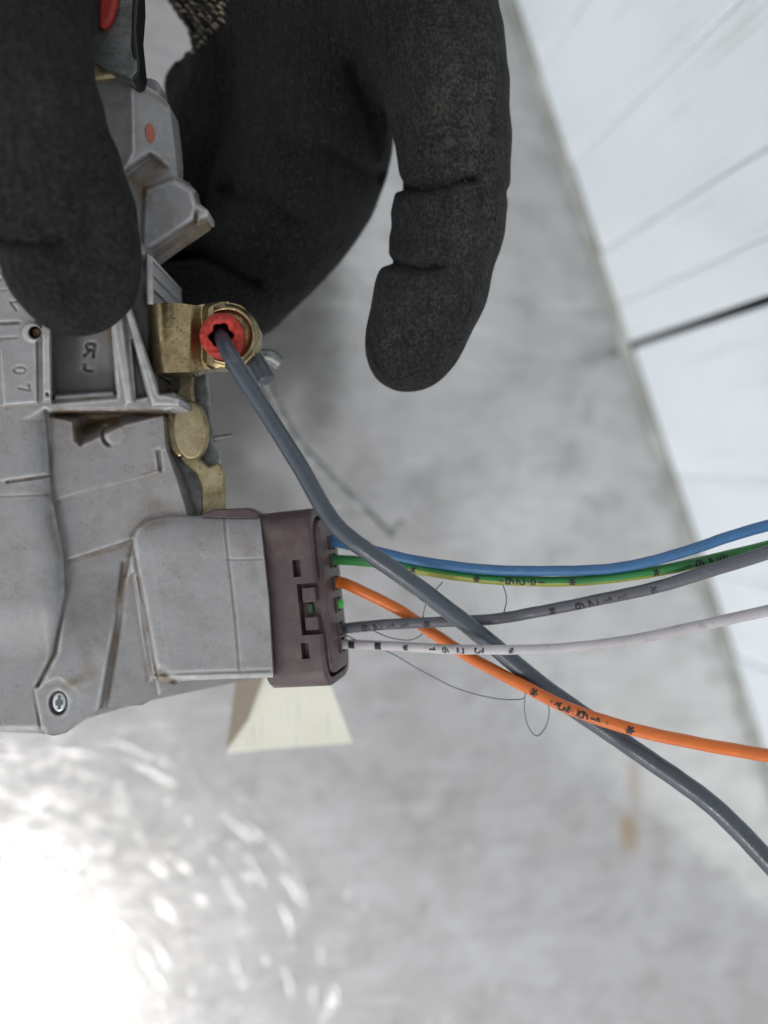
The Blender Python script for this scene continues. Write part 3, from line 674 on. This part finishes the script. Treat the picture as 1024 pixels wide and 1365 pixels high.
# ------------------------------------------------------------------ rods
rt = Tube([(290, 440, -6, 12), (296, 450, 0, 12), (306, 472, 4.0, 12.5), (330, 512, 4.5, 12.5), (360, 558, 4.2, 12.5), (400, 622, 4, 13), (432, 678, 4.0, 13), (455, 708, 4, 13.2), (490, 735, 3.8, 13.4), (560, 785, 2.2, 13.2), (640, 846, -1.6, 13.3), (720, 912, -3.4, 13.5), (800, 968, -2.0, 13.6), (850, 1002, -.5, 13.8), (915, 1047, 1, 14.2), (965, 1087, 1.6, 14.6), (1030, 1155, 2.5, 15.2), (1090, 1225, 3, 15.5)], 28, .1); rt.r = [q*.9 for q in rt.r]
Vv, Ff = rt.geo(.004); o = link('linkage_rod', mesh('linkage_rod', Vv, Ff, RODM, 60), None, U(296, 450, 0)); tag(o, 'thick dark grey rod bent out of the red bushing toward the lower right', 'rod')
rt = Tube([(325, 440, -6, 12), (338, 475, -5.5, 12), (348, 492, -5, 12.5), (357, 508, -4.5, 12.5)], 24); Vv, Ff = rt.geo(); o = link('rod_tail', mesh('rod_tail', Vv, Ff, RODM, 60), act); bevel(o, .3)
rt = Tube([(346, 474, -15, 9), (362, 476, -15, 10), (374, 484, -15.5, 10)], 16); Vv, Ff = rt.geo(); link('link_end', mesh('link_end', Vv, Ff, STEEL, 60), act)
ro2 = Tube([(340, 470, -30, 6), (362, 520, -50, 6), (395, 585, -75, 6), (440, 635, -85, 5.5), (490, 683, -92, 5), (514, 707, -95, 5), (524, 714, -95, 5.5), (531, 705, -94, 5.5), (537, 697, -93, 5)], 14)  # thin grey tube with a hooked end, deep below the dark rod
Vv, Ff = ro2.geo(); o = link('hooked_line', mesh('hooked_line', Vv, Ff, STEEL, 60), None, U(352, 470, -22)); tag(o, 'thin grey hook-ended line, blurred behind the thick dark rod', 'rod')
# ------------------------------------------------------------------ loose threads
TH = mat('blue_grey_thread', (.12, .14, .17), .6)
for pth, lb in (([(590, 776, -5), (570, 800, -4), (563, 830, -5.5), (566, 842, -8), (548, 853, -8), (520, 850, -8), (492, 838, -8)], 'fine grey thread curling beneath the dark grey wire beside the connector'),
                ([(452, 842, -9), (485, 858, -9), (520, 870, -8.6), (560, 893, -8), (610, 918, -7), (660, 931, -5), (695, 932, -2), (700, 926, 0), (699, 945, -4), (704, 968, -5), (716, 981, -5), (728, 968, -5), (732, 950, -3), (731, 940, -2)], 'long fine grey thread drooping in a loop below the orange wire'),
                ([(668, 772, -4), (675, 795, -3), (673, 812, -4), (668, 824, -5)], 'short fine thread hanging from the green and yellow wire')):
    tb = Tube([(*p, .85) for p in pth], 6); Vv, Ff = tb.geo(); o = link('thread', mesh('thread', Vv, Ff, TH, 60), None, U(*pth[0])); tag(o, lb, 'thread', 'loose threads caught on the wires')
# ------------------------------------------------------------------ paper tag
PAP = mat('cream_paper', (.66, .66, .55), .8); b = NB(PAP); nn = b.noise(60, 4, .6, b.coord()); nl = b.noise(5, 3, .5, b.coord((260, 18, 1), rot=(0, 0, 1.2)))
b.l(b.mix(b.math('MULTIPLY', b.ramp(nl, .62, .66), .3), b.mix(b.ramp(nn, .3, .7), (.53, .525, .44), (.60, .595, .52)), (.25, .25, .26)), b.p.inputs['Base Color'])
CAR = mat('brown_card_edge', (.20, .17, .13), .8)
tg = thing('paper_tag', U(345, 890, -14), 'cream paper tag with a brown folded edge hanging under the grey socket', 'paper tag')
def sheet(name, q, hh, m, nx=14, th=.2):
    """four pixel corners with their heights -> gently curled sheet with thickness"""
    V = []; Fc = []
    for j in range(nx+1):
        for i in range(nx+1):
            s_, t_ = i/nx, j/nx
            a = [q[0][k]*(1-s_)+q[1][k]*s_ for k in range(2)]+[hh[0]*(1-s_)+hh[1]*s_]; c_ = [q[3][k]*(1-s_)+q[2][k]*s_ for k in range(2)]+[hh[3]*(1-s_)+hh[2]*s_]
            p = [a[k]*(1-t_)+c_[k]*t_ for k in range(3)]; p[2] += 1.2*math.sin(s_*3)*t_; V.append(U(*p))
    n = nx+1; N = len(V); V += [v_+Vector((0, 0, -th/1000)) for v_ in V]
    for j in range(nx):
        for i in range(nx):
            k = j*n+i; Fc.append((k, k+n, k+n+1, k+1)); Fc.append((N+k, N+k+1, N+k+n+1, N+k+n))
    bd = [i for i in range(nx)]+[i*n+nx for i in range(nx)]+[nx*n+i for i in range(nx, 0, -1)]+[i*n for i in range(nx, 0, -1)]
    for x, y in zip(bd, bd[1:]+bd[:1]): Fc.append((x, y, N+y, N+x))
    return link(name, fixn(mesh(name, V, Fc, m, 40)), tg)
sheet('sheet', [(340, 880), (430, 885), (470, 990), (303, 1004)], [-36, -36, -48, -50], PAP)
sheet('folded_edge', [(318, 880), (356, 890), (330, 960), (302, 1000)], [-34, -34, -44, -49], CAR)
# ------------------------------------------------------------------ the gloved hand
def hand():
    st = .00075
    lo = np.array((-.078, -.0, 0)); 
    p0 = U(-170, 560, -40); p1 = U(720, -520, 0)
    xs = np.arange(-.088, .030, st); ys = np.arange(.010, .150, st); zs = np.arange(-.178, -.085, st)
    X, Y, Z = np.meshgrid(xs, ys, zs, indexing='ij'); X = X.astype(np.float32); Y = Y.astype(np.float32); Z = Z.astype(np.float32)
    field = np.full(X.shape, .05, np.float32)
    def chain(P, k, local=None):
        nonlocal field
        q = [(U(*p[:3]), p[3]*px(p[2])) for p in catmull(P, .34)]
        f = np.full(X.shape, .05, np.float32)
        for (a, ra), (b_, rb) in zip(q[:-1], q[1:]):
            R_ = max(ra, rb)+.012
            i0, i1 = np.searchsorted(xs, (min(a.x, b_.x)-R_, max(a.x, b_.x)+R_)); j0, j1 = np.searchsorted(ys, (min(a.y, b_.y)-R_, max(a.y, b_.y)+R_)); k0, k1 = np.searchsorted(zs, (min(a.z, b_.z)-R_, max(a.z, b_.z)+R_))
            if i0 >= i1 or j0 >= j1 or k0 >= k1: continue
            sl_ = (slice(i0, i1), slice(j0, j1), slice(k0, k1)); e = b_-a; ee = e.dot(e)+1e-12
            wx, wy, wz = X[sl_]-a.x, Y[sl_]-a.y, Z[sl_]-a.z; t = np.clip((wx*e.x+wy*e.y+wz*e.z)/ee, 0, 1)
            d = np.sqrt((wx-e.x*t)**2+(wy-e.y*t)**2+(wz-e.z*t)**2)-(ra+(rb-ra)*t); f[sl_] = np.minimum(f[sl_], d)
        h = np.clip(.5+.5*(f-field)/k, 0, 1); field = f*(1-h)+field*h-k*h*(1-h)
    # palm and wrist, off the top of the picture
    chain([(330, -1000, -18, 190), (330, -700, -18, 205), (330, -420, -18, 215), (350, -250, -20, 200)], .004)
    chain([(240, -260, -26, 150), (300, -100, -26, 118), (345, -40, -25, 112), (440, -30, -24, 110)], .006)
    # finger on the right
    chain([(470, -220, -18, 110), (520, -90, -14, 108), (566, 20, -11, 98), (592, 120, -10, 86), (602, 185, -9.8, 80), (602, 240, -9.6, 77), (596, 300, -9.6, 77), (588, 350, -9.4, 71), (570, 400, -9.2, 74), (556, 440, -9, 67), (547, 463, -9, 60)], .005)
    # middle finger folding beneath the actuator
    chain([(400, -60, -26, 100), (420, 90, -27, 105), (412, 205, -27, 108), (384, 270, -27, 100)], .0045)
    chain([(384, 270, -27, 98), (350, 330, -27, 86), (300, 385, -28, 76), (200, 400, -30, 66), (110, 395, -30, 58)], .002)
    # ring finger and little finger, deeper
    chain([(350, -40, -32, 90), (345, 60, -32, 80), (300, 150, -32, 66), (288, 200, -34, 80), (230, 270, -34, 70), (130, 290, -34, 60)], .002)
    chain([(252, 118, -33, 33), (290, 150, -33, 50)], .003)
    # thumb in front
    chain([(120, -520, -8, 170), (30, -380, 2, 150), (-30, -220, 10, 130)], .008)
    chain([(-30, -220, 10, 130), (0, -90, 14, 118), (5, 20, 16, 108), (20, 130, 16.5, 108), (52, 220, 16.5, 104), (82, 290, 16, 99), (95, 345, 15.5, 89), (98, 362, 15.2, 84)], .004)
    # folds, knit wrinkles
    u = 512+F*X/-Z; v = 682.5-F*Y/-Z; hz = (D+Z)*1000
    def fold(pts, dep, wd, hmin=-99, hmax=99):
        nonlocal field
        i = np.where((u > min(p[0] for p in pts)-30) & (u < max(p[0] for p in pts)+30) & (v > min(p[1] for p in pts)-30) & (v < max(p[1] for p in pts)+30) & (hz > hmin) & (hz < hmax))
        d = line_d(pts, u[i], v[i]); field[i] += (dep*np.exp(-(d/wd)**2)).astype(np.float32)
    fold([(512, 236), (540, 250), (575, 252), (600, 245), (635, 236)], .0030, 6, -14)
    fold([(508, 346), (535, 353), (565, 358), (590, 354)], .0026, 5.5, -14); fold([(520, 300), (560, 306), (600, 300)], .0006, 12, -14); fold([(640, 100), (652, 180), (640, 225)], .0007, 7, -10); fold([(560, 60), (600, 130), (610, 200)], .0006, 9, -10)
    fold([(620, 238), (660, 250), (690, 262)], .0010, 5, -14)
    fold([(530, 262), (545, 275), (540, 300)], .0005, 6, -9)
    fold([(225, 345), (270, 340), (310, 362), (345, 378)], .0035, 7, -27, -8)
    fold([(300, 255), (345, 262), (395, 290)], .002, 9, -27, -8)
    fold([(380, 190), (450, 205), (505, 235)], .002, 12, -27, -6)
    fold([(470, 90), (500, 160), (520, 236)], .0028, 12, -20, 5)
    fold([(-10, 314), (40, 322), (85, 320)], .0024, 6, 5); fold([(10, 300), (30, 250), (60, 215)], .0006, 10, 10); fold([(10, 120), (70, 150), (120, 140)], .0004, 9, 10)
    nz = .00035*(np.sin(u*.045+v*.03+hz*.2)*np.sin(v*.06-u*.02)+.3*np.sin(u*.08+1)*np.sin(v*.055+hz*.4)+.10*np.sin(u*.17+v*.13)*np.sin(v*.2-hz*.7))
    field += (nz*.7).astype(np.float32)
    kn = ((u > 150) & (u < 300) & (v < 95) & (hz < -5)); field += np.where(kn, .0006*np.sin((u*.75-v*.35)*.42)*np.clip((u-150)/20, 0, 1)*np.clip((300-u)/60, 0, 1)*np.clip((95-v)/30, 0, 1), 0).astype(np.float32)
    # surface nets
    ins = field < 0; n0, n1, n2 = field.shape
    c = np.zeros((n0-1, n1-1, n2-1), np.int8)
    for i in (0, 1):
        for j in (0, 1):
            for k in (0, 1): c += ins[i:n0-1+i, j:n1-1+j, k:n2-1+k]
    act_ = (c > 0) & (c < 8); idx = -np.ones(c.shape, np.int64); I = np.argwhere(act_); idx[act_] = np.arange(len(I))
    acc = np.zeros((len(I), 3)); cnt = np.zeros(len(I)); i_, j_, k_ = I.T
    cs = [(a, b_, c_) for a in (0, 1) for b_ in (0, 1) for c_ in (0, 1)]
    for A in cs:
        for ax in range(3):
            if A[ax]: continue
            B = list(A); B[ax] = 1; fa = field[i_+A[0], j_+A[1], k_+A[2]]; fb = field[i_+B[0], j_+B[1], k_+B[2]]
            mm = (fa < 0) != (fb < 0); t = np.where(mm, fa/(fa-fb+1e-12), 0)
            for q in range(3): acc[:, q] += np.where(mm, A[q]+(t if q == ax else 0), 0)
            cnt += mm
    P = (I+acc/np.maximum(cnt, 1)[:, None])*st+np.array((xs[0], ys[0], zs[0]))
    faces = []
    for ax in range(3):
        b1, b2 = (ax+1) % 3, (ax+2) % 3
        s0 = [slice(1, -1)]*3; s0[ax] = slice(0, -1); s1 = [slice(1, -1)]*3; s1[ax] = slice(1, None)
        f0 = ins[tuple(s0)]; f1 = ins[tuple(s1)]; ch = np.argwhere(f0 != f1); off = np.ones(3, int); off[ax] = 0; cc = ch+off
        sgn = f0[tuple(ch.T)]
        def g(d1, d2):
            q = cc.copy(); q[:, b1] -= d1; q[:, b2] -= d2; return idx[q[:, 0], q[:, 1], q[:, 2]]
        a_, b__, c__, d_ = g(1, 1), g(0, 1), g(0, 0), g(1, 0)
        faces.append(np.where(sgn[:, None], np.stack([a_, b__, c__, d_], -1), np.stack([d_, c__, b__, a_], -1)))
    Fq = np.concatenate(faces); Fq = Fq[(Fq >= 0).all(1)]
    return P, Fq
P, Fq = hand()
# relax the grid pattern a little
for _ in range(2):
    acc = np.zeros_like(P); cnt = np.zeros(len(P))
    for i in range(4):
        a, b_ = Fq[:, i], Fq[:, (i+1) % 4]
        for q in range(3): acc[:, q] += np.bincount(a, P[b_, q], len(P))+np.bincount(b_, P[a, q], len(P))
        cnt += np.bincount(a, minlength=len(P))+np.bincount(b_, minlength=len(P))
    P = P*.45+.55*acc/np.maximum(cnt, 1)[:, None]
GL = mat('black_knit_glove', (.02, .019, .018), .85); b = NB(GL); vv = b.coord()
n1 = b.noise(55, 5, .6, vv); n2 = b.noise(1500, 4, .7, vv); n3 = b.noise(2600, 3, .7, vv); n4 = b.noise(240, 5, .7, vv)
c = b.mix(b.ramp(n1, .35, .7), (.004, .004, .0045), (.012, .012, .0115)); c = b.mix(b.math('MULTIPLY', b.ramp(n2, .5, .62), .55), c, (.032, .031, .029)); c = b.mix(b.math('MULTIPLY', b.ramp(n4, .66, .8), .45), c, (.05, .047, .04))
c = b.mix(b.math('MULTIPLY', b.ramp(n3, .68, .76), .5), c, (.3, .28, .25)); c = b.mix(b.math('MULTIPLY', b.attr('lit_tone'), b.math('MULTIPLY', b.ramp(n4, .3, .65, (.25,)*3, (1,)*3), b.ramp(n2, .38, .62, (.15,)*3, (1,)*3))), c, (.085, .078, .07)); b.l(c, b.p.inputs['Base Color'])
b.p.inputs['Sheen Weight'].default_value = .03; b.p.inputs['Sheen Roughness'].default_value = .5; b.p.inputs['Specular IOR Level'].default_value = .16
n5 = b.noise(1.0, 4, .6, b.coord((500, 130, 300), rot=(0, 0, .2)), .8); nb = b.bump(n2, .9, .0007); nb = b.bump(n3, .7, .0003, nb); nb = b.bump(n4, .7, .0016, nb); nb = b.bump(n5, 1.0, .0028, nb); b.l(nb, b.p.inputs['Normal'])
hb = U(330, -300, -18)
hnd = link('person', mesh('person', P, Fq, GL, 180), None, hb); tag(hnd, 'hand in a worn black knit glove reaching down and gripping the grey actuator', 'person')

co = P; uu = 512+F*co[:, 0]/-co[:, 2]; vv_ = 682.5-F*co[:, 1]/-co[:, 2]; hh_ = (D+co[:, 2])*1000
def blob(cx, cy, rx, ry): return np.exp(-((uu-cx)/rx)**2-((vv_-cy)/ry)**2)
du = .75*blob(640, 220, 55, 190)+.45*blob(590, 120, 60, 120)+.5*blob(560, 400, 60, 110)+.35*blob(520, 460, 30, 50)  # lit side of the right finger and thumb put into the glove colour
du += (hh_ > 5)*(.35*blob(60, 180, 70, 160)+.5*blob(150, 330, 35, 80)+1.2*np.exp(-line_d([(8, 317), (40, 321), (74, 320)], uu, vv_)**2/9)*1.0)
du += 1.0*np.exp(-line_d([(602, 243), (625, 240), (660, 248)], uu, vv_)**2/16)
du = np.clip(du*(.6+.8*vnoise(uu, vv_, 14, 5)), 0, 1).astype(np.float32)
at = hnd.data.attributes.new('lit_tone', 'FLOAT', 'POINT')
if len(at.data) == len(du): at.data.foreach_set('value', du)
# loose fibres standing out of the knit
me = hnd.data; nrm = np.zeros((len(me.vertices), 3), np.float32); me.vertices.foreach_get('normal', nrm.ravel()); lc = np.zeros((len(me.vertices), 3), np.float32); me.vertices.foreach_get('co', lc.ravel())
vis = np.where((uu > -60) & (uu < 760) & (vv_ > -80) & (vv_ < 560))[0]; pk = rng.choice(vis, 26000)
a_ = lc[pk]+rng.normal(0, .0002, (len(pk), 3)); nn = nrm[pk]; tg_ = rng.normal(0, 1, (len(pk), 3)); tg_ -= nn*(tg_*nn).sum(1)[:, None]; tg_ /= np.linalg.norm(tg_, axis=1)[:, None]
L_ = rng.uniform(.0003, .0009, len(pk))[:, None]; tip = a_+tg_*L_+nn*L_*rng.uniform(.1, .5, len(pk))[:, None]; sd_ = np.cross(nn, tg_)*.000022
Vf = np.stack([a_+sd_, a_-sd_, tip], 1).reshape(-1, 3); Ff_ = np.arange(len(Vf)).reshape(-1, 3)
FZ = mat('glove_fibre', (.06, .057, .053), .9)
mf = mesh('fibres', Vf, Ff_, FZ, 0); of = bpy.data.objects.new('fibres', mf); C.objects.link(of); of.parent = hnd; of['kind'] = 'stuff'

# bare knit of the cuff where the rubber coating ends
YN = mat('stained_knit_yarn', (.10, .085, .06), .8); b = NB(YN); nn = b.noise(700, 4, .7, b.coord()); b.l(b.mix(b.ramp(nn, .4, .6), (.02, .018, .015), (.26, .22, .15)), b.p.inputs['Base Color'])
cand = np.where((uu > 165) & (uu < 300) & (vv_ > -60) & (vv_ < 85) & (hh_ < 0) & (nrm[:, 2] > -.15))[0]
Vy = []; Fy = []
if len(cand):
    cu_, cv_ = uu[cand], vv_[cand]
    for row in range(12):
        for k in range(11):
            # rows run parallel to the free edge of the knit
            tu = 178+k*5.2+row*7.2+(k % 2)*1.5; tv = -28-k*6.5+row*9.0+random.uniform(-1, 1)
            j = np.argmin((cu_-tu)**2+(cv_-tv)**2)
            if (cu_[j]-tu)**2+(cv_[j]-tv)**2 > 20: continue
            i0 = cand[j]; c0 = Vector([float(x) for x in lc[i0]]); n0 = Vector([float(x) for x in nrm[i0]]); t0 = Vector((.75, -.35, 0)); t0 = (t0-n0*t0.dot(n0)).normalized(); b0_ = n0.cross(t0)
            bs = len(Vy); Lh, rw = .00085*random.uniform(.85, 1.15), .00030
            for a in range(6):
                x = (a/5-.5)*2; rr = rw*math.sqrt(max(0.02, 1-x*x)); off = b0_*(.0003*(1-x*x))
                for q in range(7): th = 2*math.pi*q/7; Vy.append(c0+off+t0*x*Lh+(b0_*math.cos(th)+n0*math.sin(th))*rr+n0*.0001)
            for a in range(5):
                for q in range(7): Fy.append((bs+a*7+q, bs+a*7+(q+1) % 7, bs+a*7+7+(q+1) % 7, bs+a*7+7+q))
    my = mesh('knit_stitches', Vy, Fy, YN, 180); oy = bpy.data.objects.new('knit_stitches', my); C.objects.link(oy); oy.parent = hnd; oy['kind'] = 'stuff'
